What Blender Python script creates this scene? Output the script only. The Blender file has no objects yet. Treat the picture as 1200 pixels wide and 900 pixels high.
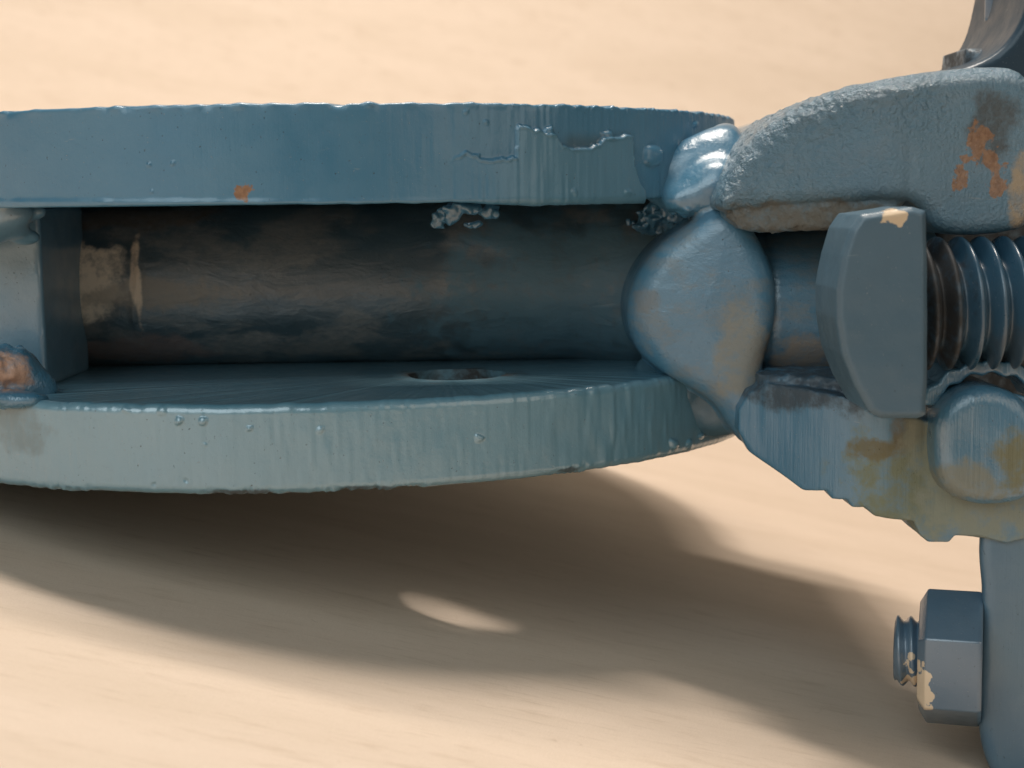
import bpy, bmesh, math
import numpy as np
from mathutils import Vector, Matrix

# ---------------------------------------------------------------- frame
# Everything is laid out in centimetres in the frame of the two plates:
# x right, y away from the viewer, z square to the plates; the eye is at 0.
CM = 0.01
F = 1800.0
TH, RO = math.atan(215 / 1800.0), 0.015
fw = np.array([0, math.cos(TH), -math.sin(TH)])
up0 = np.array([0, math.sin(TH), math.cos(TH)])
rt0 = np.array([1.0, 0, 0])
rt = math.cos(RO) * rt0 - math.sin(RO) * up0
up = math.sin(RO) * rt0 + math.cos(RO) * up0
SLOPE, TZ = 0.236, -5.6            # the tabletop in that frame: z = TZ - SLOPE*(x+.8)
def ztab(x): return TZ - SLOPE * (x + 0.8)
BASE = np.array([-0.8, 21.0, ztab(-0.8)])     # where the thing's Empty stands
def ray(px, py): return fw * F + rt * (px - 600) - up * (py - 450)
def P(px, py, d):
    r = ray(px, py); return r * (d / r[1])
nrm = Vector((SLOPE, 0, 1)).normalized()
ROT = Matrix.Rotation(-math.atan(SLOPE), 4, 'Y')
WORLD = ROT @ Matrix.Translation(Vector(-BASE * CM))      # plate frame (m) -> world, tabletop at z = 0
def W(p): return WORLD @ Vector(np.asarray(p, float) * CM)

S = bpy.context.scene
C = S.collection
# ---------------------------------------------------------------- camera
cam = bpy.data.cameras.new('camera'); co = bpy.data.objects.new('camera', cam); C.objects.link(co)
cam.sensor_width = 36; cam.lens = 36 * F / 1200; cam.clip_start = 0.005; cam.clip_end = 20
m = Matrix(((rt[0], up[0], -fw[0], 0), (rt[1], up[1], -fw[1], 0), (rt[2], up[2], -fw[2], 0), (0, 0, 0, 1)))
co.matrix_world = WORLD @ m
cam.dof.use_dof = True; cam.dof.focus_distance = 0.192; cam.dof.aperture_fstop = 34
S.camera = co
# ---------------------------------------------------------------- light
wd = bpy.data.worlds.new('World'); S.world = wd; wd.use_nodes = True
bg = wd.node_tree.nodes['Background']; bg.inputs[0].default_value = (1.0, 0.93, 0.84, 1); bg.inputs[1].default_value = 0.08
def area(name, pos, target, size, power, col, sy=None):
    l = bpy.data.lights.new(name, 'AREA'); l.energy = power; l.color = col
    l.shape = 'RECTANGLE' if sy else 'DISK'; l.size = size * CM
    if sy: l.size_y = sy * CM
    o = bpy.data.objects.new(name, l); C.objects.link(o)
    a, b = W(pos), W(target); o.location = a
    o.rotation_euler = (b - a).to_track_quat('-Z', 'Y').to_euler()
    return o
area('ceiling_tube_lamp', (-0.4, 41, 75), (-0.8, 41, -5), 5, 5.1, (1.0, 0.90, 0.79), 64)
area('spot_fill', (-0.4, 29, 75), (-0.8, 21, -5), 5.5, 4.1, (1.0, 0.90, 0.80), 17)  # small extra lamp, added to brighten the light spot through the holes
area('right_fill', (40, -20, 20), (4, 20, -6), 50, .55, (1.0, 0.86, 0.70))  # warm fill added from the right to lift the shadow there
area('front_fill', (-34, -40, 44), (0, 20, -2), 70, 2.9, (0.82, 0.95, 1.0))  # broad cool fill added for the sides that face the viewer
S.view_settings.view_transform = 'Standard'; S.view_settings.look = 'None'
S.view_settings.exposure = 0; S.view_settings.gamma = 1
S.render.engine = 'CYCLES'

# ---------------------------------------------------------------- numeric helpers
rng = np.random.default_rng(7)
LAT = rng.random((64, 64, 64)).astype(np.float32)
def noise(x, y, z, s=1.0, seed=0):
    x = np.asarray(x, np.float32) * s + 13.7 * seed; y = np.asarray(y, np.float32) * s + 7.3 * seed
    z = np.asarray(z, np.float32) * s + 3.1 * seed
    x, y, z = np.broadcast_arrays(x, y, z)
    xi, yi, zi = np.floor(x).astype(int), np.floor(y).astype(int), np.floor(z).astype(int)
    u, v, w = x - xi, y - yi, z - zi
    u, v, w = [t * t * (3 - 2 * t) for t in (u, v, w)]
    r = 0
    for a in (0, 1):
        for b in (0, 1):
            for c in (0, 1):
                r = r + LAT[(xi + a) & 63, (yi + b) & 63, (zi + c) & 63] * (u if a else 1 - u) * (v if b else 1 - v) * (w if c else 1 - w)
    return r * 2 - 1
def sstep(a, b, x):
    t = np.clip((x - a) / (b - a), 0, 1); return t * t * (3 - 2 * t)
def smin(a, b, k):
    h = np.clip(0.5 + 0.5 * (b - a) / k, 0, 1); return b * (1 - h) + a * h - k * h * (1 - h)
def smax(a, b, k): return -smin(-a, -b, k)
def poly_sdf(X, Z, pts):
    d = np.full(X.shape, 1e9); s = np.ones(X.shape)
    n = len(pts)
    for i in range(n):
        ax, az = pts[i]; bx, bz = pts[i - 1]
        ex, ez = bx - ax, bz - az; wx, wz = X - ax, Z - az
        t = np.clip((wx * ex + wz * ez) / (ex * ex + ez * ez + 1e-12), 0, 1)
        d = np.minimum(d, (wx - ex * t) ** 2 + (wz - ez * t) ** 2)
        c1, c2, c3 = Z >= az, Z < bz, ex * wz > ez * wx
        s = np.where((c1 & c2 & c3) | (~c1 & ~c2 & ~c3), -s, s)
    return s * np.sqrt(d)
def outline(px, d): return [(P(x, y, d)[0], P(x, y, d)[2]) for x, y in px]
def smooth_line(pts, n=2):
    for _ in range(n):
        q = []
        for i in range(len(pts)):
            a, b = pts[i], pts[(i + 1) % len(pts)]
            q += [(a[0] * .75 + b[0] * .25, a[1] * .75 + b[1] * .25), (a[0] * .25 + b[0] * .75, a[1] * .25 + b[1] * .75)]
        pts = q
    return pts
def grid(lo, hi, h):
    ax = [np.arange(lo[i] - 2 * h, hi[i] + 3 * h, h) for i in range(3)]
    X, Y, Z = np.meshgrid(*ax, indexing='ij', sparse=True)
    return X, Y, Z, np.array([a[0] for a in ax])
def extrude(d2, Y, y0, y1, r, chamfer=False):
    """round-edged (or chamfered) extrusion along y of a 2-d distance on (x,1,z)"""
    q = np.abs(Y - (y0 + y1) / 2) - (y1 - y0) / 2
    if chamfer: return np.maximum(np.maximum(d2, q), (d2 + q + r) * 0.7071)
    a, b = np.maximum(d2 + r, 0), np.maximum(q + r, 0)
    return np.sqrt(a * a + b * b) + np.minimum(np.maximum(d2 + r, q + r), 0) - r
def sphere(X, Y, Z, c, r, sc=(1, 1, 1)):
    return (np.sqrt(((X - c[0]) / sc[0]) ** 2 + ((Y - c[1]) / sc[1]) ** 2 + ((Z - c[2]) / sc[2]) ** 2) - r) * min(sc)
def surface_nets(f, org, h):
    ins = f < 0
    nx, ny, nz = f.shape
    acc = np.zeros((nx - 1, ny - 1, nz - 1, 3), np.float32); cnt = np.zeros((nx - 1, ny - 1, nz - 1), np.int32)
    quads = []
    for ax in range(3):
        sl0 = [slice(None)] * 3; sl1 = [slice(None)] * 3
        sl0[ax] = slice(0, -1); sl1[ax] = slice(1, None)
        cross = ins[tuple(sl0)] != ins[tuple(sl1)]
        idx = np.argwhere(cross)
        a, b = f[tuple(sl0)][cross], f[tuple(sl1)][cross]
        t = a / (a - b)
        p = idx.astype(np.float32); p[:, ax] += t
        o1, o2 = [k for k in range(3) if k != ax]
        for s in (0, 1):
            for u in (0, 1):
                c = idx.copy(); c[:, o1] -= s; c[:, o2] -= u
                ok = (c >= 0).all(1) & (c[:, 0] < nx - 1) & (c[:, 1] < ny - 1) & (c[:, 2] < nz - 1)
                ci = tuple(c[ok].T)
                np.add.at(acc, ci, p[ok]); np.add.at(cnt, ci, 1)
        g = (idx[:, o1] > 0) & (idx[:, o2] > 0) & (idx[:, o1] < f.shape[o1] - 1) & (idx[:, o2] < f.shape[o2] - 1)
        quads.append((ax, idx[g], ins[tuple(sl0)][cross][g]))
    has = cnt > 0
    ids = np.full(cnt.shape, -1, np.int64); ids[has] = np.arange(has.sum())
    V = acc[has] / cnt[has][:, None] * h + org
    fs = []
    for ax, idx, sg in quads:
        o1, o2 = [(1, 2), (2, 0), (0, 1)][ax]
        def at(s, u):
            c = idx.copy(); c[:, o1] -= s; c[:, o2] -= u
            return ids[tuple(c.T)]
        q = np.stack([at(1, 1), at(0, 1), at(0, 0), at(1, 0)], 1)
        q[~sg] = q[~sg][:, ::-1]
        fs.append(q)
    return V, np.concatenate(fs)
def link_mesh(name, V, faces, mat, parent, smooth=True, mats=None):
    V = (np.asarray(V, float) - BASE) * CM
    me = bpy.data.meshes.new(name)
    faces = faces.tolist() if hasattr(faces, 'tolist') else faces
    me.from_pydata(V.tolist(), [], faces)
    me.polygons.foreach_set('use_smooth', [smooth] * len(me.polygons))
    me.materials.append(mat)
    me.update()
    o = bpy.data.objects.new(name, me); C.objects.link(o); o.parent = parent
    return o
def sdf_part(name, lo, hi, h, fn, mat, parent):
    X, Y, Z, org = grid(lo, hi, h)
    f = fn(X, Y, Z)
    f = np.ascontiguousarray(np.broadcast_to(f, (X.shape[0], Y.shape[1], Z.shape[2])).astype(np.float32)).copy()
    f[f == 0] = 1e-6
    for sl in ((0,), (-1,)):
        f[sl[0]] = np.maximum(f[sl[0]], h); f[:, sl[0]] = np.maximum(f[:, sl[0]], h); f[:, :, sl[0]] = np.maximum(f[:, :, sl[0]], h)
    V, Q = surface_nets(f, org, h)
    return link_mesh(name, V, Q, mat, parent)

# ---------------------------------------------------------------- materials
class N:
    def __init__(s, name):
        s.mat = bpy.data.materials.new(name); s.mat.use_nodes = True
        s.t = s.mat.node_tree; s.bsdf = s.t.nodes['Principled BSDF']
        tc = s.t.nodes.new('ShaderNodeTexCoord'); mp = s.t.nodes.new('ShaderNodeMapping')
        mp.inputs['Scale'].default_value = (100, 100, 100); mp.inputs['Location'].default_value = tuple(BASE)
        s.t.links.new(tc.outputs['Object'], mp.inputs[0]); s.co = mp.outputs[0]   # centimetres, plate frame
    def set(s, inp, v):
        if hasattr(v, 'is_linked'): s.t.links.new(v, inp)
        elif isinstance(v, (tuple, list)) and len(v) == 3 and inp.type == 'RGBA': inp.default_value = (*v, 1)
        else: inp.default_value = v
    def noise(s, scale, detail=3, rough=.55, dist=0, vec=None, sc3=None):
        n = s.t.nodes.new('ShaderNodeTexNoise'); v = vec or s.co
        if sc3:
            mp = s.t.nodes.new('ShaderNodeMapping'); mp.inputs['Scale'].default_value = sc3
            s.t.links.new(v, mp.inputs[0]); v = mp.outputs[0]
        s.t.links.new(v, n.inputs['Vector']); n.inputs['Scale'].default_value = scale
        n.inputs['Detail'].default_value = detail; n.inputs['Roughness'].default_value = rough; n.inputs['Distortion'].default_value = dist
        return n.outputs[0]
    def ramp(s, v, a, b, lo=0., hi=1.):
        n = s.t.nodes.new('ShaderNodeMapRange'); n.interpolation_type = 'SMOOTHSTEP'
        s.set(n.inputs[0], v); n.inputs[1].default_value = a; n.inputs[2].default_value = b
        n.inputs[3].default_value = lo; n.inputs[4].default_value = hi; return n.outputs[0]
    def math(s, op, a, b=0.):
        n = s.t.nodes.new('ShaderNodeMath'); n.operation = op; s.set(n.inputs[0], a); s.set(n.inputs[1], b); return n.outputs[0]
    def mix(s, f, a, b):
        n = s.t.nodes.new('ShaderNodeMix'); n.data_type = 'RGBA'; s.set(n.inputs[0], f); s.set(n.inputs[6], a); s.set(n.inputs[7], b); return n.outputs[2]
    def mixf(s, f, a, b):
        n = s.t.nodes.new('ShaderNodeMix'); n.data_type = 'FLOAT'; s.set(n.inputs[0], f); s.set(n.inputs[2], a); s.set(n.inputs[3], b); return n.outputs[0]
    def blob(s, c, r, warp, soft=.25, sc=(1, 1, 1)):
        """a mask that is 1 inside an uneven patch round point c (cm)"""
        v = s.t.nodes.new('ShaderNodeVectorMath'); v.operation = 'SUBTRACT'; s.t.links.new(s.co, v.inputs[0]); v.inputs[1].default_value = tuple(c)
        w = s.t.nodes.new('ShaderNodeVectorMath'); w.operation = 'MULTIPLY'; s.t.links.new(v.outputs[0], w.inputs[0]); w.inputs[1].default_value = sc
        l = s.t.nodes.new('ShaderNodeVectorMath'); l.operation = 'LENGTH'; s.t.links.new(w.outputs[0], l.inputs[0])
        d = s.math('ADD', l.outputs['Value'], warp)
        return s.ramp(d, r * (1 + soft), r * (1 - soft))
    def sepz(s):
        n = s.t.nodes.new('ShaderNodeSeparateXYZ'); s.t.links.new(s.co, n.inputs[0]); return n.outputs
    def bump(s, h, dist, strength=1., prev=None):
        n = s.t.nodes.new('ShaderNodeBump'); s.set(n.inputs['Height'], h); n.inputs['Distance'].default_value = dist * CM
        n.inputs['Strength'].default_value = strength
        if prev is not None: s.t.links.new(prev, n.inputs['Normal'])
        return n.outputs[0]

BLUE, BLUE2 = (0.044, 0.160, 0.262), (0.060, 0.178, 0.276)
RUST, DUST = (0.27, 0.145, 0.075), (0.26, 0.235, 0.20)
GREEN = (0.145, 0.165, 0.105)
def paint(name, a=BLUE, b=BLUE2, rough=.34, streak=0., grain=0., dust_sheen=0., dust_sheen_scale=1.2, spots=(), patches=(), lows=(), coat=.8, layered=False, crough=.2, spec=.8, smear=0., pebble=0., peel=.0018, dust_sheen_col=DUST, chips=()):
    n = N(name)
    base = n.mix(n.ramp(n.noise(.9, 4), .3, .7), a, b)
    r = n.ramp(n.noise(3., 4), .3, .7, rough - .07, rough + .10)
    if layered:
        at = n.t.nodes.new('ShaderNodeAttribute'); at.attribute_name = 'paint_layer'
        base = n.mix(n.math('MULTIPLY', n.math('MAXIMUM', at.outputs['Fac'], 0.), .55), base, (.095, .215, .290))
        base = n.mix(n.math('MULTIPLY', n.math('MAXIMUM', n.math('MULTIPLY', at.outputs['Fac'], -1.), 0.), .8), base, (.042, .085, .108))
    # fine soiling everywhere
    soil = n.ramp(n.noise(14, 5, .7), .58, .80, 0, .35)
    base = n.mix(soil, base, (0.05, 0.085, 0.11))
    sp = n.ramp(n.noise(42, 2, .5), .70, .77, 0, .55); base = n.mix(sp, base, (.30, .33, .34)); r = n.mixf(sp, r, .6)
    pt = n.ramp(n.noise(31, 2, .5, 0, None, (1, 1.3, .8)), .715, .77, 0, .8); base = n.mix(pt, base, (.02, .03, .035))
    sc = n.ramp(n.noise(1, 3, .6, .6, None, (1.4, 9, 26)), .70, .76, 0, .4); base = n.mix(sc, base, (.20, .25, .27))
    dm = None
    if dust_sheen:
        d = n.math('MULTIPLY', n.ramp(n.noise(dust_sheen_scale, 10, .68, .25, None, (.7, 1, 1.25)), .46, .60), dust_sheen)
        d = n.math('MULTIPLY', d, n.ramp(n.noise(9, 6, .75, 0, None, (1, 1, 2)), .32, .6, .35, 1))
        base = n.mix(d, base, dust_sheen_col); r = n.mixf(d, r, .62); dm = d
    mks = []
    for c, rad, col, k, sc in patches:
        wz = n.ramp(n.noise(2.2, 6, .65), .2, .8, -rad * .55, rad * .55)
        mk = n.math('MULTIPLY', n.blob(c, rad, wz, .28, sc), k)
        mk = n.math('MULTIPLY', mk, n.ramp(n.noise(5, 5, .7), .28, .55, .45, 1))
        base = n.mix(mk, base, col); r = n.mixf(mk, r, .7); mks.append(mk)
    cw = n.math('MULTIPLY', soil, -.6 * coat); cw = n.math('ADD', cw, coat)
    if dm is not None: mks.append(dm)
    for mk in mks: cw = n.math('MULTIPLY', cw, n.math('SUBTRACT', 1., mk))
    for c, rad, sc in spots:
        wz = n.ramp(n.noise(7, 5, .6), .2, .8, -rad * .8, rad * .8)
        mk = n.blob(c, rad, wz, .16, sc)
        base = n.mix(mk, base, n.mix(n.ramp(n.noise(16, 4), .35, .65), RUST, (0.20, .10, .05))); r = n.mixf(mk, r, .8)
    for c, rad, sc, col in chips:
        wz = n.ramp(n.noise(6, 3, .5), .2, .8, -rad * .6, rad * .6)
        mk = n.blob(c, rad, wz, .06, sc)
        base = n.mix(mk, base, col); r = n.mixf(mk, r, .6)
    n.set(n.bsdf.inputs['Base Color'], base); n.set(n.bsdf.inputs['Roughness'], r)
    n.set(n.bsdf.inputs['Coat Weight'], cw); n.bsdf.inputs['Coat Roughness'].default_value = crough; n.bsdf.inputs['Coat IOR'].default_value = 1.8; n.bsdf.inputs['Specular IOR Level'].default_value = spec
    nb = n.bump(n.noise(5, 3), peel * 2.2)
    nb = n.bump(n.noise(26, 3, .6), peel, 1, nb)
    if smear: nb = n.bump(n.noise(1.0, 5, .6, 1.2, None, (1.6, 2.6, 4)), smear, 1, nb)
    nb = n.bump(n.math('SUBTRACT', sp, pt), .006, 1, nb)
    if streak: nb = n.bump(n.noise(1., 4, .65, 0, None, (17, 17, .55)), streak, 1, nb)
    if pebble:      # coarse cast skin along the upper left of the jaw
        zc = n.sepz(); up_ = n.ramp(n.math('ADD', zc[2], n.math('MULTIPLY', n.math('SUBTRACT', n.noise(2.5, 4), .5), .7)), P(1000, 190, 18.5)[2], P(1000, 125, 18.5)[2])
        lf = n.ramp(n.math('ADD', zc[0], n.math('MULTIPLY', n.math('SUBTRACT', n.noise(2.5, 4), .5), .9)), P(930, 190, 18.8)[0], P(860, 190, 18.8)[0])
        pm = n.math('MAXIMUM', up_, lf); pm = n.math('MULTIPLY', pm, n.ramp(zc[0], P(1150, 150, 18.4)[0], P(1080, 150, 18.4)[0]))
        nb = n.bump(n.math('MULTIPLY', n.noise(15, 3, .6), pm), pebble, 1, nb)
    if grain: nb = n.bump(n.noise(24, 4, .7), grain, 1, nb)
    n.set(n.bsdf.inputs['Normal'], nb); n.set(n.bsdf.inputs['Coat Normal'], nb)
    return n.mat

UP_D = 18.1
M_up = paint('paint_upper_plate', streak=.0025, rough=.38, coat=.35, spec=.6, layered=True, spots=[(P(284, 226, 18), .085, (1, 1, .8)), (P(392, 122, 18), .06, (1, 1, 2.2))])
M_lo = paint('paint_lower_plate', a=(.105, .245, .325), b=(.122, .262, .34), streak=.002, coat=1, spec=.9, rough=.36, spots=[(P(10, 500, 18.5), .10, (1, 1, 1))], patches=[(P(75, 575, 18.1), .05, (.02, .035, .045), .95, (.14, .3, 1)), (P(285, 579, 18), .06, (.05, .06, .065), .9, (.16, .3, 1)), (P(430, 574, 18.1), .05, (.03, .05, .06), .9, (.13, .3, 1)), (P(665, 553, 19), .05, (.03, .05, .06), .9, (.25, .3, 1)), (P(20, 500, 18.5), .35, (.13, .15, .14), .5, (1, .5, 1)), ((-0.76, 20.87, -2.89), .80, (.012, .014, .015), 1, (1, 1, .5))])  # last patch darkens the hole wall: its shade is put into the colour
M_block = paint('paint_block', a=(.09, .2, .28), b=(.12, .22, .29), rough=.45)
M_weld = paint('paint_weld', rough=.34, coat=.7, crough=.28, peel=.005)
M_copper = paint('bare_weld', rough=.3, patches=[(P(12, 432, 18.9), .25, (.46, .27, .18), .95, (1, .6, 1))], coat=.6, peel=.01)
M_tube = paint('paint_tube', a=(.030, .058, .072), b=(.045, .08, .098), rough=.42, coat=.7, crough=.3, smear=.016, dust_sheen=.6, dust_sheen_scale=1.3, dust_sheen_col=(.25, .245, .225),  # pale dust colour also carries the tube's painted reflections
               patches=[(P(690, 360, 21.9), 1.5, (.085, .185, .24), .85, (.7, .2, 1.1)), (P(112, 330, 22), .42, (.80, .69, .55), 1., (1, .3, .8)), (P(180, 345, 22), .55, (.30, .26, .21), .7, (.55, .3, 2.6)),  # blue patch and beige end flare are reflections put into the colour
                       (P(150, 412, 22), .4, (.17, .13, .12), .8, (.35, .3, 2)), (P(161, 318, 22), .10, (.75, .6, .45), 1, (1.6, .2, .22)), (P(166, 348, 22), .10, (.75, .6, .45), 1, (1.6, .2, .3)), (P(150, 255, 22), .35, (.12, .10, .08), .8, (.3, .3, 2))])
M_body = paint('paint_body', rough=.42, coat=.5, crough=.25, smear=.012, peel=.003, grain=.003, dust_sheen=.6, dust_sheen_scale=1.3, dust_sheen_col=(.165, .178, .172),
               patches=[(P(862, 410, 20), .42, (.23, .22, .18), .8, (1.2, .3, .8)), (P(757, 352, 20), .16, (.17, .165, .15), .6, (1, .3, 1)),
                       (P(955, 420, 20), .4, (.25, .2, .15), .8, (.7, .3, 1.3))])
M_fillet = paint('paint_fillet', a=(.035, .11, .16), b=(.05, .125, .175), rough=.42, coat=.3)
M_jaw_up = paint('paint_upper_jaw', a=(.052, .155, .232), b=(.075, .172, .240), rough=.36, streak=.012, grain=.03, pebble=.045, coat=.7,
                 dust_sheen=.18, dust_sheen_scale=2.4, dust_sheen_col=(.2, .22, .23),
                 patches=[(P(920, 256, 19), .36, (.12, .115, .095), .9, (.35, .3, 1.8)), (P(1000, 256, 19), .36, (.115, .11, .09), .9, (.4, .3, 1.8)),
                         (P(1165, 150, 18.4), .32, (.05, .05, .045), .8, (1.2, .3, .8)), (P(1190, 225, 18.4), .2, (.4, .3, .19), .9, (1.5, .3, .45))],
                 spots=[(P(1146, 170, 18.3), .17, (1.1, .3, .8)), (P(1160, 185, 18.3), .13, (1., .3, .9)), (P(1125, 210, 18.3), .10, (1.3, .3, .8)), (P(1168, 212, 18.3), .13, (1.4, .3, .5))])
M_jaw_lo = paint('paint_lower_jaw', rough=.36, streak=.008, coat=.5,
                 patches=[(P(1090, 560, 18.3), .62, GREEN, 1., (.7, .3, 1)), (P(1150, 590, 18.3), .6, (.21, .235, .19), .9, (.7, .3, 1.2)),
                         (P(1030, 527, 18.3), .2, (.125, .105, .05), .85, (.6, .3, 1.6)), (P(1060, 500, 18.3), .22, (.10, .085, .05), .8, (1, .3, 1)),
                         (P(1185, 545, 17.6), .28, (.15, .14, .05), .85, (1, .3, .9)), (P(935, 450, 19.3), .36, (.02, .028, .036), .85, (.33, .2, 1.35)),
                         (P(1090, 520, 18.3), .3, (.22, .24, .18), .7, (1, .3, .8))])
M_lug = paint('paint_lug', rough=.34, streak=.016, coat=1, crough=.15, patches=[(P(1130, 565, 17.9), .25, (.19, .185, .13), .8, (.6, .3, 1)), (P(1190, 540, 17.9), .28, (.15, .13, .04), .85, (1, .3, .8))])
M_bolt = paint('paint_bolt', a=(.055, .11, .155), b=(.065, .12, .165), rough=.5, coat=.2, spec=.5, chips=[(P(1048, 252, 16.9), .11, (.7, .4, 1.2), (.55, .42, .28))])
M_thread = paint('paint_thread', a=(.022, .070, .115), b=(.03, .08, .128), rough=.34, coat=.3, patches=[(P(1100, 350, 17.8), .34, (.012, .014, .016), 1, (1, .3, .35)), (P(1180, 410, 18), .3, (.05, .05, .05), .35, (1, .4, 1))])  # first patch paints in the shade beside the bolt head
M_band = paint('paint_band', coat=.3, crough=.3, a=(.07, .15, .225), b=(.10, .18, .24), rough=.38, streak=.006, spots=[(P(1156, 865, 17.4), .10, (1, 1, .7))], patches=[(P(1215, 40, 20.2), .95, (.012, .018, .024), 1, (1, .3, .8)), (P(1160, 300, 21), 2.2, (.015, .02, .025), 1, (1, .6, .9))])  # near-black patches at the upper end and behind the shank
M_nut = paint('paint_nut', a=(.075, .14, .21), b=(.09, .155, .22), rough=.42, chips=[(P(1081, 812, 18.03), .15, (1.2, .2, .62), (.72, .57, .40)), (P(1077, 782, 18.03), .07, (1, .2, .6), (.72, .57, .40))])

def table_mat():
    n = N('pale_tabletop')
    g = n.noise(1., 6, .68, .4, None, (.10, .55, .3))
    g2 = n.noise(1., 5, .7, 0, None, (.8, 4.5, 2))
    c = n.mix(n.ramp(g, .35, .68), (.67, .55, .445), (.62, .505, .40))
    c = n.mix(n.ramp(g2, .52, .75, 0, .5), c, (.46, .345, .25))
    c = n.mix(n.ramp(n.noise(1., 4, .7, 0, None, (1.6, 16, 5)), .54, .72, 0, .4), c, (.44, .34, .25))
    c = n.mix(n.ramp(n.noise(34, 3, .7), .35, .65, 0, .10), c, (.40, .31, .23))
    c = n.mix(n.ramp(n.noise(2.1, 3, .6, 1.2), .70, .80, 0, .55), c, (.34, .235, .15))
    n.set(n.bsdf.inputs['Base Color'], c); n.bsdf.inputs['Roughness'].default_value = .6
    n.bsdf.inputs['Specular IOR Level'].default_value = .3
    n.set(n.bsdf.inputs['Normal'], n.bump(n.noise(30, 4, .75), .008, 1, n.bump(g2, .006)))
    return n.mat
M_table = table_mat()

# ---------------------------------------------------------------- tabletop: one sheet that sweeps up far behind
def tabletop():
    prof = [(-60, 0), (-20, 0), (10, 0), (30, 0), (46, 0)]
    Rr = 32.0
    for k in range(1, 25):
        a = math.radians(58) * k / 24
        prof.append((46 + Rr * math.sin(a), Rr * (1 - math.cos(a))))
    y, z = prof[-1]; a = math.radians(58)
    prof.append((y + 60 * math.cos(a), z + 60 * math.sin(a)))
    verts, faces = [], []
    Xs = np.linspace(-90, 90, 13)
    for x in Xs:
        for (y, z) in prof: verts.append((x * CM, (y - BASE[1]) * CM, z * CM))
    n = len(prof)
    for i in range(len(Xs) - 1):
        for j in range(n - 1): faces.append((i * n + j, (i + 1) * n + j, (i + 1) * n + j + 1, i * n + j + 1))
    me = bpy.data.meshes.new('tabletop'); me.from_pydata(verts, [], faces); me.materials.append(M_table)
    me.polygons.foreach_set('use_smooth', [True] * len(faces))
    o = bpy.data.objects.new('tabletop', me); C.objects.link(o)
    o['kind'] = 'structure'
    o['label'] = 'pale cream tabletop sheet with faint streaks under the blue clamp'
tabletop()

# ---------------------------------------------------------------- the clamp
root = bpy.data.objects.new('pipe_clamp', None); C.objects.link(root); root.empty_display_size = .02
root.matrix_world = WORLD @ Matrix.Translation(Vector(BASE * CM))
root['label'] = 'blue painted steel pipe clamp with two welded round plates and a bolted jaw'
root['category'] = 'clamp'

HOLE, HR = (-0.76, 20.87), 0.67
def proj(p):
    c = np.stack([p @ rt, p @ up, p @ fw], -1)
    return 600 + F * c[..., 0] / c[..., 2], 450 - F * c[..., 1] / c[..., 2]
def plate(label, cx, cy, R, z0, z1, disp, mat, rc, layer=None):
    a = np.concatenate([np.arange(-44, 80, .125), np.arange(80, 316, 4.)]) * math.pi / 180
    prof = []
    for k in range(7):
        t = math.pi / 2 * k / 6; prof.append((-rc + rc * math.sin(t), z0 + rc - rc * math.cos(t), math.sin(t), -math.cos(t)))
    for z in np.linspace(z0 + rc, z1 - rc, 62)[1:-1]: prof.append((0, z, 1, 0))
    for k in range(7):
        t = math.pi / 2 * k / 6; prof.append((-rc + rc * math.cos(t), z1 - rc + rc * math.sin(t), math.cos(t), math.sin(t)))
    prof = np.array(prof)
    A, K = np.meshgrid(a, np.arange(len(prof)), indexing='ij')
    rr = R + prof[K, 0]; zz = prof[K, 1]; nr = prof[K, 2]; nz = prof[K, 3]
    ext = np.where((A > 1.6) & (A < 4.65), 5.5, 0.)          # unseen straight-sided rear behind the rounded front, added to fill out the shadow
    base = np.stack([cx + rr * np.sin(A), cy - rr * np.cos(A) + ext, zz], -1)
    px, py = proj(base)
    d = disp(px, py, A, zz) * np.where((A > 1.36) & (A < 5.5), 0, 1)
    rr = rr + d * nr; zz = zz + d * nz
    V = np.stack([cx + rr * np.sin(A), cy - rr * np.cos(A) + ext, zz], -1)
    na, nk = A.shape
    bm = bmesh.new()
    vs = [[bm.verts.new(((V[i, k] - BASE) * CM).tolist()) for k in range(nk)] for i in range(na)]
    for i in range(na):
        j = (i + 1) % na
        for k in range(nk - 1): bm.faces.new((vs[i][k], vs[j][k], vs[j][k + 1], vs[i][k + 1])).smooth = True
    hv = []
    for z, kk in ((z0, 0), (z1, nk - 1)):
        loop = []
        for q in range(64):
            t = 2 * math.pi * q / 64
            rad = HR + .012 * math.sin(7 * t) + .01 * math.sin(3 * t + 1)
            loop.append(bm.verts.new(((np.array([HOLE[0] + rad * math.cos(t), HOLE[1] + rad * math.sin(t), z]) - BASE) * CM).tolist()))
        hv.append(loop)
        es = [bm.edges.new((loop[q], loop[(q + 1) % 64])) for q in range(64)]
        for e in es: e.smooth = False
        es += [bm.edges.get((vs[i][kk], vs[(i + 1) % na][kk])) for i in range(na)]
        bmesh.ops.triangle_fill(bm, edges=es, use_beauty=True, normal=(0, 0, -1 if kk == 0 else 1))
    for q in range(64):
        w = (q + 1) % 64
        bm.faces.new((hv[0][q], hv[1][q], hv[1][w], hv[0][w])).smooth = True
    bmesh.ops.recalc_face_normals(bm, faces=bm.faces[:])
    me = bpy.data.meshes.new('plate'); bm.to_mesh(me); bm.free(); me.materials.append(mat)
    if layer is not None:
        at = me.attributes.new('paint_layer', 'FLOAT', 'POINT')
        val = np.zeros(len(me.vertices), np.float32); val[:na * nk] = np.clip(layer(px, py), -1, 1).ravel()
        at.data.foreach_set('value', val)
    o = bpy.data.objects.new('plate', me); C.objects.link(o); o.parent = root; o['label'] = label
    return o
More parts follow.
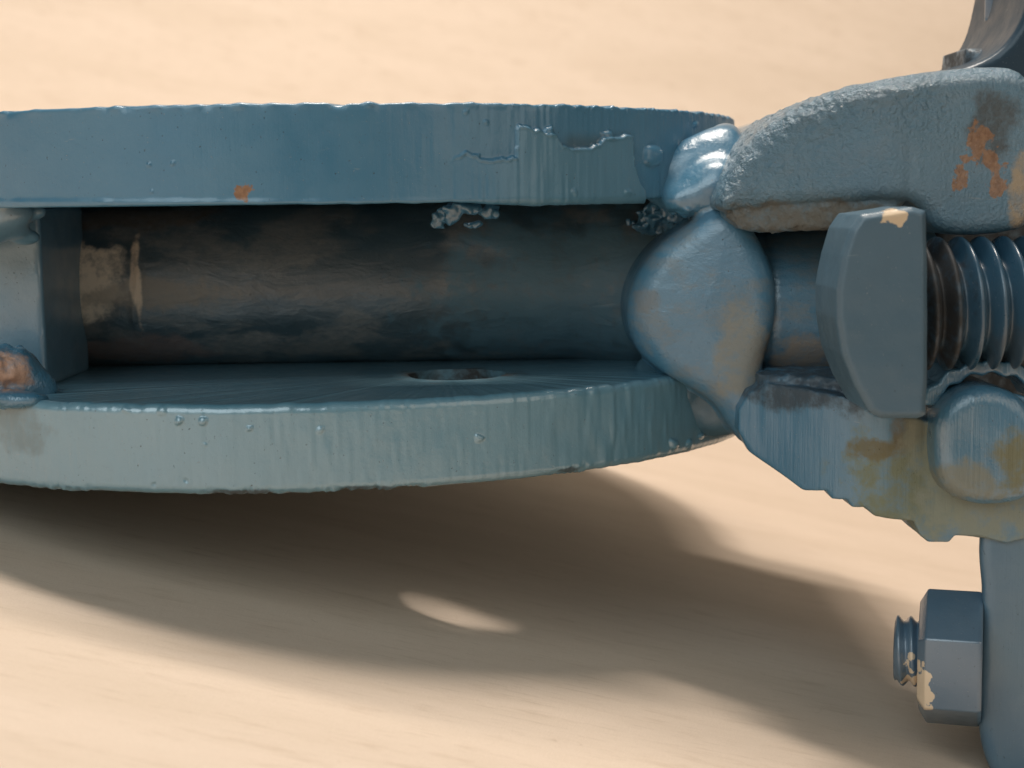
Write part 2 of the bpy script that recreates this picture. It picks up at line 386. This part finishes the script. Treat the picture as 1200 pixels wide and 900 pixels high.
def bead(px, py, cx, cy, r, h, sx=1.):
    px = px + .45 * r * noise(px / r, py / r, 0 * px, .8, 5) + 1.2 * noise(px, py, 0 * px, .22, 6); py = py + .4 * r * noise(px / r, py / r, 0 * px, .8, 8)
    q = np.sqrt(((px - cx) / sx) ** 2 + (py - cy) ** 2) / r
    return h * np.sqrt(np.maximum(1 - q * q, 0))
def flake_top(px):
    ex = [300, 530, 546, 560, 584, 604, 605.5, 630, 640, 648, 654, 656, 676, 700, 704, 706, 738, 740, 746, 752, 756, 760]
    ey = [300, 188, 177, 185, 188, 186, 147, 154, 158, 157, 168, 172, 174, 172, 165, 161, 160, 196, 215, 222, 240, 300]
    wob = 2.6 * noise(px / 6., 0 * px, 0 * px, 1, 3)
    return np.interp(px, ex, ey) + wob
def layer_up(px, py):
    top = flake_top(px)
    m = sstep(top - 1, top + 1, py) * sstep(540, 640, px) * (px < 757)
    return m - .9 * sstep(655, 670, px) * sstep(745, 735, px) * sstep(top, top - 3, py) * sstep(150, 168, py)
def disp_up(px, py, A, z):
    s = A * 6.5
    d = .005 * noise(s, 0 * s, z * .12, 9, 1) * sstep(330, 560, px) + .003 * noise(s, z, 0 * s, 2.5, 2)
    d = d + .004 * noise(s, 0 * s, z * .1, 22, 8) * sstep(380, 600, px)
    top = flake_top(px)
    d = d + .060 * sstep(top - .8, top + 1.2, py) * sstep(525, 620, px) * (px < 757)
    d = d + .034 * np.exp(-((py - top) / 1.6) ** 2) * sstep(526, 545, px) * (px < 742)
    for b in ((643, 153, 6, .05), (711, 158, 6, .055), (765, 183, 13, .09), (852, 150, 4, .05), (175, 193, 2.5, .02), (202, 192, 2.5, .02), (178, 225, 2, .02), (560, 182, 3, .02), (670, 225, 4, .018), (733, 226, 4, .025), (545, 131, 3, .02), (570, 143, 3, .02), (815, 146, 4, .03)):
        d = d + bead(px, py, *b)
    d = d + .014 * np.exp(-((py - 237) / 3.) ** 2) * (1 + .8 * noise(px / 14., 0 * px, 0 * px, 1, 9))      # thick lower lip of paint
    edge = np.exp(-((z - 1.15) / .05) ** 2)
    d = d + edge * (.02 * noise(s, 0 * s, 0 * s, 8, 4) + .02 * noise(s, z, 0 * s, 22, 5) * sstep(430, 760, px))
    d = d - edge * .05 * np.exp(-((px - 396) / 9.) ** 2)
    return d
def disp_lo(px, py, A, z):
    s = A * 7.0
    k = sstep(620, 700, px) * sstep(812, 740, px)
    d = .013 * noise(s + .02 * np.sin((z + 3) * 3), 0 * s, z * .25, 10, 1) * k + .003 * noise(s, z, 0 * s, 2.5, 2)
    d = d + .004 * noise(s, 0 * s, z * .2, 16, 6)
    low = np.exp(-((z + 3.43) / .07) ** 2)
    span = np.maximum.reduce([np.exp(-((px - 75) / 38.) ** 4), np.exp(-((px - 285) / 60.) ** 4), np.exp(-((px - 430) / 75.) ** 4), np.exp(-((px - 665) / 26.) ** 4)])
    d = d + low * span * (-.045 * np.abs(noise(s, z * 2, 0 * s, 6, 3)) - .05 * np.abs(noise(s, z * 2, 0 * s, 14, 4)) + .025) + low * .005 * noise(s, 0 * s, 0 * s, 5, 7)
    for b in ((210, 493, 6, .04), (238, 493, 5, .035), (240, 521, 2, .015), (218, 563, 3, -.02), (180, 568, 3, -.02), (562, 514, 5, .03), (148, 481, 4, .03), (190, 482, 6, .02), (292, 502, 4, .03), (375, 504, 4, .02), (790, 519, 6, .05), (822, 511, 3, .03), (808, 520, 4, .03)):
        d = d + bead(px, py, *b)
    hi = np.exp(-((z + 2.35) / .06) ** 2)
    d = d + hi * .012 * noise(s, z, 0 * s, 5, 12)
    return d
plate('upper round plate with a peeling paint edge', -3, 24.5, 6.5, 0.0, 1.16, disp_up, M_up, .035, layer_up)
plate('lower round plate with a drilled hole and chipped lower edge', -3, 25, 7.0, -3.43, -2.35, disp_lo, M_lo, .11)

# ---- tube between the plates
TY, TR = 23.0, 1.20
def tube_fn(X, Y, Z):
    f = np.sqrt((Y - TY) ** 2 + (Z + 1.175) ** 2) - TR - .16 * sstep(P(670, 340, 22)[0], P(745, 340, 22)[0], X)
    f = f + .012 * noise(X, Y, Z, 1.6, 1) + .006 * noise(X * .5, Y, Z, 5, 2)
    # run of paint near the block
    xr = P(162, 330, 22)[0] + .05 * np.sin(Z * 5)
    f = f - .035 * np.exp(-((X - xr) / .03) ** 2) * sstep(-2.0, -1.6, Z) * sstep(-.35, -.6, Z)
    # lump hanging from the hole of the upper plate
    return np.maximum(f, np.maximum(-6.6 - X, X - 3.2))
sdf_part('tube', (-6.7, 21.5, -2.6), (3.3, 23.3, .25), .04, tube_fn, M_tube, root)
def drip_fn(X, Y, Z):
    f = 9.
    for px, py, d, r, sc in ((525, 252, 20.2, .13, (1.2, 1, .9)), (515, 262, 20.2, .08, (1.2, 1, 1)), (545, 246, 20.15, .12, (2, 1, .7)), (570, 250, 20.25, .10, (1.4, 1, .8)), (560, 262, 20.2, .05, (1.8, 1, .7)), (582, 243, 20.3, .08, (1.6, 1, .7))):
        f = smin(f, sphere(X, Y, Z, P(px, py, d), r, sc), .06)
    f = f + .045 * noise(X, Y, Z, 7, 3) + .03 * noise(X, Y, Z, 15, 4)
    return np.maximum(f, Z - .01)
dr = sdf_part('paint_drip', (-1.7, 19.9, -.4), (.2, 21.8, .06), .018, drip_fn, M_weld, root)
dr['label'] = 'rough paint ring hanging under the upper plate hole'

# ---- spacer block at the left
xb = P(50, 350, 20.06)[0]
def block_fn(X, Y, Z):
    q0, q1, q2 = np.abs(X - (xb - 1.2)) - 1.2, np.abs(Y - 21.1) - 1.04, np.abs(Z + 1.175) - 1.18
    r = .05
    a, b, c = [np.maximum(q + r, 0) for q in (q0, q1, q2)]
    return np.sqrt(a * a + b * b + c * c) + np.minimum(np.maximum(np.maximum(q0, q1), q2) + r, 0) - r + .006 * noise(X, Y, Z, 3)
sdf_part('spacer_block', (xb - 2.4, 19.9, -2.5), (xb + .1, 22.2, .1), .04, block_fn, M_block, root)
def weld_a(X, Y, Z):
    f = 9.
    for px, py, d, r, sc in ((0, 250, 19.3, .30, (1.3, 1, .8)), (-18, 232, 19.1, .25, (1.4, 1, .6)), (5, 268, 19.5, .22, (1.3, 1, .7)), (28, 278, 19.75, .13, (1.6, 1, .8)), (40, 248, 19.6, .12, (1.5, 1, .9)), (-40, 260, 19.3, .4, (1.4, 1, 1))):
        f = smin(f, sphere(X, Y, Z, P(px, py, d), r, sc), .10)
    return f + .02 * noise(X, Y, Z, 4, 2)
lo, hi = P(-60, 300, 20), P(70, 205, 18.6)
w = sdf_part('weld', (lo[0] - .3, 18.4, lo[2] - .1), (hi[0] + .2, 20.5, hi[2] + .2), .03, weld_a, M_block, root); w['label'] = 'pale lumpy weld above the block'
def weld_b(X, Y, Z):
    f = 9.
    for px, py, d, r, sc in ((10, 440, 19.3, .42, (1, 1, .9)), (-25, 445, 19.2, .5, (1, 1, 1)), (35, 455, 19.4, .28, (1.2, 1, .8)), (60, 464, 19.7, .15, (1.6, 1, .7)), (10, 468, 18.75, .22, (2, 1, .5))):
        f = smin(f, sphere(X, Y, Z, P(px, py, d), r, sc), .14)
    return f + .02 * noise(X, Y, Z, 4, 5) + .045 * noise(X, Y, Z, 9, 6) * sstep(P(26, 430, 18.9)[0], P(10, 430, 18.9)[0], X)
lo, hi = P(-70, 490, 20), P(90, 395, 18.6)
w = sdf_part('weld', (lo[0] - .3, 18.3, lo[2] - .1), (hi[0] + .2, 20.5, hi[2] + .2), .025, weld_b, M_copper, root); w['label'] = 'weld with bare coppery face under the block'

# ---- welds where the plates meet the jaws
def weld_c(X, Y, Z, fine=True):
    f = 9.
    for px, py, d, r, sc in ((800, 212, 20.75, .38, (1.2, .8, 1)), (826, 190, 20.8, .36, (1.1, .8, 1)), (850, 164, 21.05, .25, (.9, 1, .9)), (778, 218, 20.8, .25, (1, 1, .9)), (812, 232, 20.4, .30, (1.3, 1, .8)), (845, 192, 20.75, .36, (1, 1, 1.2)), (842, 220, 20.4, .36, (1, 1, 1)), (790, 245, 21.3, .3, (1.2, 1, .6)), (772, 262, 21.7, .26, (1.4, 1, .5)), (815, 256, 21.3, .28, (1, 1, .6))):
        f = smin(f, sphere(X, Y, Z, P(px, py, d), r, sc), .22)
    if not fine: return f
    pz = P(800, 246, 21)[2]
    rough = sstep(pz + .1, pz - .05, Z)
    return f + .028 * noise(X, Y, Z, 3.2, 2) + .004 * noise(X, Y, Z, 8, 9) + rough * (.05 * noise(X, Y, Z, 9, 6) + .02 * noise(X, Y, Z, 20, 7))
lo, hi = P(735, 295, 21), P(890, 135, 21)
w = sdf_part('weld', (lo[0], 19.8, lo[2] - .2), (hi[0] + .1, 22.4, hi[2] + .2), .022, weld_c, M_weld, root); w['label'] = 'shiny lumpy weld joining the upper plate to the jaw'
def weld_d(X, Y, Z):
    f = 9.
    for px, py, d, r, sc in ((785, 466, 21.1, .34, (1, .8, 1.2)), (822, 478, 21.0, .40, (1.2, .8, .9)), (762, 440, 21.2, .20, (1, 1, 1.2)), (800, 452, 20.85, .34, (1.1, 1, 1)), (850, 480, 20.9, .30, (1, 1, 1))):
        f = smin(f, sphere(X, Y, Z, P(px, py, d), r, sc), .34)
    return f + .02 * noise(X, Y, Z, 3, 2) + .012 * noise(X, Y, Z, 8, 3)
lo, hi = P(735, 545, 21), P(900, 400, 21)
w = sdf_part('weld', (lo[0], 20.0, lo[2] - .1), (hi[0] + .1, 22.2, hi[2] + .2), .03, weld_d, M_fillet, root); w['label'] = 'smooth weld fillet under the round end of the jaw body'

# ---- jaw body: round welded end and neck
end_px = smooth_line([(842, 240), (800, 270), (765, 297), (742, 335), (736, 372), (746, 410), (772, 436), (812, 456), (842, 476), (858, 505), (872, 522), (892, 510), (890, 470), (893, 420), (908, 375), (908, 330), (895, 290), (875, 255)], 2)
end_o = outline(end_px, 20.0)
def end_fn(X, Y, Z):
    d2 = poly_sdf(X, Z, end_o)
    q = np.clip(-d2 / .30, 0, 1)
    h = np.sqrt(q * (2 - q)) * .24 + .06 * np.clip(-d2, 0, 1) - .26 * (P(905, 345, 20)[0] - X)     # domed towards the viewer
    f = np.maximum((19.95 - h) - Y, Y - 22.0) * .7
    f = np.maximum(f, d2)
    f = np.maximum(f, -9.)
    f = smin(f, weld_c(X, Y, Z, False) + .035, .16)
    f = smin(f, weld_d(X, Y, Z) + .03, .16)
    return f + .010 * noise(X, Y, Z, 2.5, 3)
lo, hi = P(712, 540, 20.3), P(916, 130, 20.6)
sdf_part('jaw_body', (lo[0], 19.4, lo[2]), (hi[0], 22.1, hi[2]), .025, end_fn, M_body, root)
nz0 = P(950, 358, 21)[2]
def neck_fn(X, Y, Z):
    f = np.sqrt((Y - 21.0) ** 2 + (Z - nz0) ** 2) - 1.06
    f = f + .012 * noise(X, Y, Z, 2.2, 4)
    x0 = P(905, 350, 20)[0]
    f = f + .03 * np.exp(-((X - x0 - .02) / .03) ** 2)
    return np.maximum(f, np.maximum(P(850, 350, 20)[0] - X, X - P(1110, 350, 20)[0])) 
sdf_part('neck', (P(845, 350, 20)[0], 19.8, nz0 - 1.2), (P(1120, 350, 20)[0], 22.2, nz0 + 1.2), .04, neck_fn, M_body, root)

# ---- jaws
def add_prism(o, pts, c, k, y0, y1):
    bm = bmesh.new(); bm.from_mesh(o.data)
    q = [(c[0] + (x - c[0]) * k, c[1] + (z - c[1]) * k) for x, z in pts]
    A, B = [[bm.verts.new(((np.array([x, y, z]) - BASE) * CM).tolist()) for x, z in q] for y in (y0, y1)]
    fs = [bm.faces.new(A), bm.faces.new(B)] + [bm.faces.new((A[i], A[i - 1], B[i - 1], B[i])) for i in range(len(q))]
    bmesh.ops.recalc_face_normals(bm, faces=fs)
    bm.to_mesh(o.data); bm.free()
def outline2(px, d, k=.9): return [tuple(P(x, y, d + np.interp(x, [845, 1010], [k, 0]))[[0, 2]]) for x, y in px]
SH0, SH1 = P(850, 300, 19.5)[0], P(1010, 300, 18.5)[0]
def shear(X, k=.9): return k * (1 - sstep(SH0 - .25, SH1 + .35, X))
up_px = smooth_line([(836, 238), (845, 212), (860, 186), (878, 162), (905, 138), (940, 121), (985, 104), (1040, 93), (1100, 84), (1150, 79), (1182, 82), (1200, 100), (1214, 150), (1214, 240), (1196, 266), (1150, 275), (1100, 274), (1084, 264), (1072, 244), (1055, 234), (1000, 235), (950, 237), (900, 240), (862, 244), (845, 248)], 1)
lip_o = outline2([(868, 225), (1050, 215), (1058, 238), (1040, 256), (1000, 266), (950, 269), (900, 272), (866, 268), (850, 252)], 18.7)
up_o = outline2(up_px, 18.7)
def jaw_up_fn(X, Y, Z):
    d2 = poly_sdf(X, Z, up_o)
    f = extrude(d2, Y - shear(X), 18.3, 20.6, .20)
    lp = extrude(poly_sdf(X, Z, lip_o), Y - shear(X), 18.48, 21.2, .12)
    lip = sstep(.04, -.04, lp - f)
    f = smin(f, lp, .05)
    xa = P(900, 150, 18.6)
    corner = sstep(1.25, .25, np.sqrt((X - xa[0] + .3) ** 2 + (Z - xa[2] - .2) ** 2) - .5)
    topn = sstep(P(1000, 190, 18.5)[2], P(1000, 118, 18.5)[2], Z + .12 * (X - xa[0] - 1))
    rough = np.clip(corner + .8 * topn + 1.9 * lip, 0, 1.9) * sstep(P(1120, 150, 18.4)[0], P(1060, 150, 18.4)[0], X)
    n1 = noise(X, Y, Z, 12, 5); n2 = noise(X, Y, Z, 20, 6)
    f = f + rough * (.012 * n1 + .011 * n2) + .012 * noise(X, Y, Z, 3, 7)
    return f + .012 * noise(X, Y * .3, Z * .06, 10, 8) * (1 - np.clip(rough, 0, 1)) * sstep(P(1120, 200, 18.4)[0], P(1040, 200, 18.4)[0], X)
lo, hi = P(828, 285, 19), P(1222, 70, 19)
j = sdf_part('jaw', (lo[0], 18.2, lo[2]), (hi[0], 21.3, hi[2]), .024, jaw_up_fn, M_jaw_up, root); j['label'] = 'upper rough cast jaw with rust spots'
add_prism(j, [(x, z) for x, z in up_o], (4.9, .55), .93, 20.4, 29)  # unseen rear length, added to shade the tabletop
lo_px = [(874, 456), (862, 476), (862, 502), (876, 526), (905, 548), (936, 570), (940, 571), (964, 571), (970, 580), (988, 582), (994, 591), (1011, 592), (1020, 601), (1040, 604), (1065, 606), (1072, 622), (1082, 630), (1106, 631), (1113, 623), (1140, 624), (1172, 632), (1195, 626), (1212, 600), (1212, 500), (1195, 462), (1150, 448), (1110, 462), (1085, 490), (1020, 480), (985, 462), (930, 452), (896, 448)]
lo_o = outline2(lo_px, 18.5, 1.45)
lip2_o = outline2([(890, 440), (935, 440), (1010, 446), (1016, 485), (985, 478), (930, 468), (895, 464)], 18.7)
def jaw_lo_fn(X, Y, Z):
    d2 = poly_sdf(X, Z, lo_o)
    f = extrude(d2, Y - shear(X, 1.45), 18.25, 20.4, .03)
    xs = P(1050, 590, 18.4)[0]; zs = P(1050, 580, 18.4)[2]
    swell = sphere(X, Y, Z, P(1150, 588, 18.6), .58, (1.3, .68, .7))
    f = smin(f, swell, .12)
    zt = P(930, 450, 18.4)[2]
    f = f + .007 * noise(X, Y * .3, Z * .08, 11, 8) * sstep(zt - 1.1, zt - .5, Z) * 1.8 + .012 * noise(X, Y, Z, 2.6, 3)
    lp = extrude(poly_sdf(X, Z, lip2_o), Y - shear(X), 18.75, 21.6, .1)
    rl = np.maximum(sstep(zt - .12, zt, Z) * .6, sstep(.04, -.04, lp - f))
    f = smin(f, lp, .05)
    return f + rl * (.018 * noise(X, Y, Z, 9, 4) + .016 * noise(X, Y, Z, 19, 5))
lo, hi = P(836, 640, 19), P(1222, 425, 19)
j = sdf_part('jaw', (lo[0], 17.8, lo[2] - .1), (hi[0], 21.3, hi[2] + .2), .024, jaw_lo_fn, M_jaw_lo, root); j['label'] = 'lower jaw with stepped teeth and greenish stains'
add_prism(j, lo_o, (5, -3), .975, 20.0, 28)  # hidden rear end, lengthened for the shadow it throws
lug_px = smooth_line([(1092, 500), (1105, 470), (1125, 455), (1152, 449), (1182, 456), (1206, 476), (1216, 505), (1216, 560), (1200, 585), (1150, 592), (1110, 580), (1094, 555)], 2)
lug_o = outline(lug_px, 18.0)
def lug_fn(X, Y, Z):
    f = extrude(poly_sdf(X, Z, lug_o), Y, 17.8, 19.4, .20)
    return f + .006 * noise(X, Y * .3, Z * .08, 11, 8) + .008 * noise(X, Y, Z, 2.6, 3)
lo, hi = P(1080, 602, 18.0), P(1228, 436, 18.0)
sdf_part('hinge_lug', (lo[0], 17.7, lo[2]), (hi[0], 19.5, hi[2]), .024, lug_fn, M_lug, root)
col_o = outline(lug_px, 18.6)
def collar_fn(X, Y, Z):
    d2 = poly_sdf(X, Z, col_o)
    z0 = P(1150, 470, 18.6)[2]
    ang = 10 * X
    f = np.maximum(np.abs(d2 - .23 - .05 * np.abs(((X / .262) % 1) * 2 - 1)) - .085, z0 - Z)
    return extrude(f, Y, 18.25, 19.4, .03) + .012 * noise(X, Y, Z, 7, 3)
lo, hi = P(1060, 475, 18.4), P(1235, 405, 18.4)
sdf_part('lug_collar', (lo[0], 18.2, lo[2]), (hi[0], 19.5, hi[2]), .024, collar_fn, M_lug, root)

# ---- clamp bolt: slab head with a threaded shank
hd_px = [(1006, 251), (1066, 242), (1082, 247), (1084, 300), (1084, 440), (1082, 485), (1072, 489), (1030, 489), (1016, 482), (998, 450), (984, 414), (977, 372), (977, 338), (984, 300), (994, 268)]
hd_o = outline(hd_px, 17.0)
def head_fn(X, Y, Z):
    d2 = poly_sdf(X, Z, hd_o)
    f = extrude(d2, Y, 16.85, 18.1, .06, True)
    return f + .004 * noise(X, Y, Z, 5, 3)
lo, hi = P(962, 495, 17), P(1090, 235, 17)
bolt = sdf_part('clamp_bolt', (lo[0], 16.75, lo[2]), (hi[0], 19.0, hi[2]), .022, head_fn, M_bolt, root)
def helix(name, x0, x1, yc, zc, r, pitch, depth, mat, parent, seg=96, per=16):
    nx = int((x1 - x0) / pitch * per) + 1
    xs = np.linspace(x0, x1, nx); V, Q = [], []
    for i, x in enumerate(xs):
        for k in range(seg):
            t = 2 * math.pi * k / seg
            ph = ((x - x0) / pitch - k / seg) % 1.0
            tri = abs(2 * ph - 1)
            h = min(max((tri - .08) / .80, 0), 1); h = h * h * (3 - 2 * h) * .25 + h * .75
            rr = r - depth * (1 - h)
            if i in (0, nx - 1): rr -= depth * .6
            V.append((x, yc + rr * math.cos(t), zc + rr * math.sin(t)))
    for i in range(nx - 1):
        for k in range(seg): Q.append((i * seg + k, i * seg + (k + 1) % seg, (i + 1) * seg + (k + 1) % seg, (i + 1) * seg + k))
    Q.append(tuple(range(seg))[::-1]); Q.append(tuple((nx - 1) * seg + k for k in range(seg)))
    o = link_mesh(name, V, Q, mat, parent)
    return o
sc = P(1130, 357, 18.2)
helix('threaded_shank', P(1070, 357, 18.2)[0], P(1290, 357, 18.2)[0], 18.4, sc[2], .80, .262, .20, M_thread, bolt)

# ---- hinged band with its two bolted flanges
def band_fn(X, Y, Z):
    c_px = [(1120, 60), (1110, 150), (1078, 260), (1078, 420), (1165, 560), (1180, 640), (1320, 640), (1320, 60)]
    f = extrude(poly_sdf(X, Z, outline(c_px, 21.6)), Y, 21.0, 22.4, .2)
    fl_px = smooth_line([(1135, 604), (1150, 604), (1147, 640), (1148, 664), (1151, 700), (1149, 770), (1145, 840), (1150, 880), (1166, 915), (1180, 1010), (1340, 1010), (1340, 600)], 1)
    g = extrude(poly_sdf(X - .31 * (Y - 18.4), Z, outline(fl_px, 18.4)), Y, 18.32, 21.6, .16)
    f = smin(f, g, .15)
    f = np.maximum(f, (ztab(X) - Z) * .97)
    return f + .006 * noise(X, Y, Z, 3, 3)
lo, hi = P(1080, 640, 21.5), P(1330, -110, 21.5)
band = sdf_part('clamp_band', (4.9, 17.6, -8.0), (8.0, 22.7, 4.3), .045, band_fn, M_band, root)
def turn(o, c, ang=-.30):
    c = Vector(((np.array(c) - BASE) * CM).tolist())
    o.data.transform(Matrix.Translation(c) @ Matrix.Rotation(ang, 4, 'Z') @ Matrix.Translation(-c))
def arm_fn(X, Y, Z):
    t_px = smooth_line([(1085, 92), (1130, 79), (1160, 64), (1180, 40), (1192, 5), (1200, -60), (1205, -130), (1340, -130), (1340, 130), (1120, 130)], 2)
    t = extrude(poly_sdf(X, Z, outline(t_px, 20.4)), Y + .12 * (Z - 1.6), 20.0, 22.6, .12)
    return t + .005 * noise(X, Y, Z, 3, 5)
M_arm = paint('arm_near_black', a=(.012, .036, .060), b=(.018, .046, .072), rough=.5, coat=.15, spec=.35)  # whole arm toned near-black, darker than the band
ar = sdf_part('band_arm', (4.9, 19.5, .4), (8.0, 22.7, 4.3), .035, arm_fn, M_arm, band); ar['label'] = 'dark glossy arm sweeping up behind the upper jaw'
def hexnut(xl, xr, yc, zc, r, mat, parent, label=None):
    bm = bmesh.new(); rings = []
    ch = .10
    for x, s in ((xl, .80), (xl + ch, 1.), (xr - .04, 1.), (xr, .97)):
        rings.append([bm.verts.new(((np.array([x, yc - r * s * math.cos(math.radians(30 + 60 * k)), zc + r * s * math.sin(math.radians(30 + 60 * k))]) - BASE) * CM).tolist()) for k in range(6)])
    for a, b in zip(rings, rings[1:]):
        for k in range(6): bm.faces.new((a[k], a[(k + 1) % 6], b[(k + 1) % 6], b[k]))
    bm.faces.new(rings[0]); bm.faces.new(rings[-1])
    bmesh.ops.recalc_face_normals(bm, faces=bm.faces[:])
    bmesh.ops.bevel(bm, geom=bm.edges[:], offset=.022 * CM, segments=2, affect='EDGES', profile=.6)
    me = bpy.data.meshes.new('nut'); bm.to_mesh(me); bm.free(); me.materials.append(mat)
    me.polygons.foreach_set('use_smooth', [True] * len(me.polygons))
    o = bpy.data.objects.new('nut', me); C.objects.link(o); o.parent = parent
    turn(o, (xr, yc, zc))
    if label: o['label'] = label
    return o
nc = P(1110, 784, 18.2)
xr = P(1152, 779, 18.1)[0] + .13; xl = xr - .76
nut = hexnut(xl, xr, 18.55, nc[2], .87, M_nut, band, 'lower hexagon nut with a chip of bare metal')
be = helix('bolt_end', xl - .30, xl + .06, 18.55, nc[2] + .05, .44, .155, .07, M_nut, nut, 64, 12); turn(be, (xr, 18.55, nc[2]))
nc2 = P(1178, 30, 21.6)
nut2 = hexnut(P(1163, 30, 21.6)[0], P(1199, 30, 21.6)[0], 21.9, nc2[2] + .35, .62, M_nut, band, 'upper nut beside the flange')
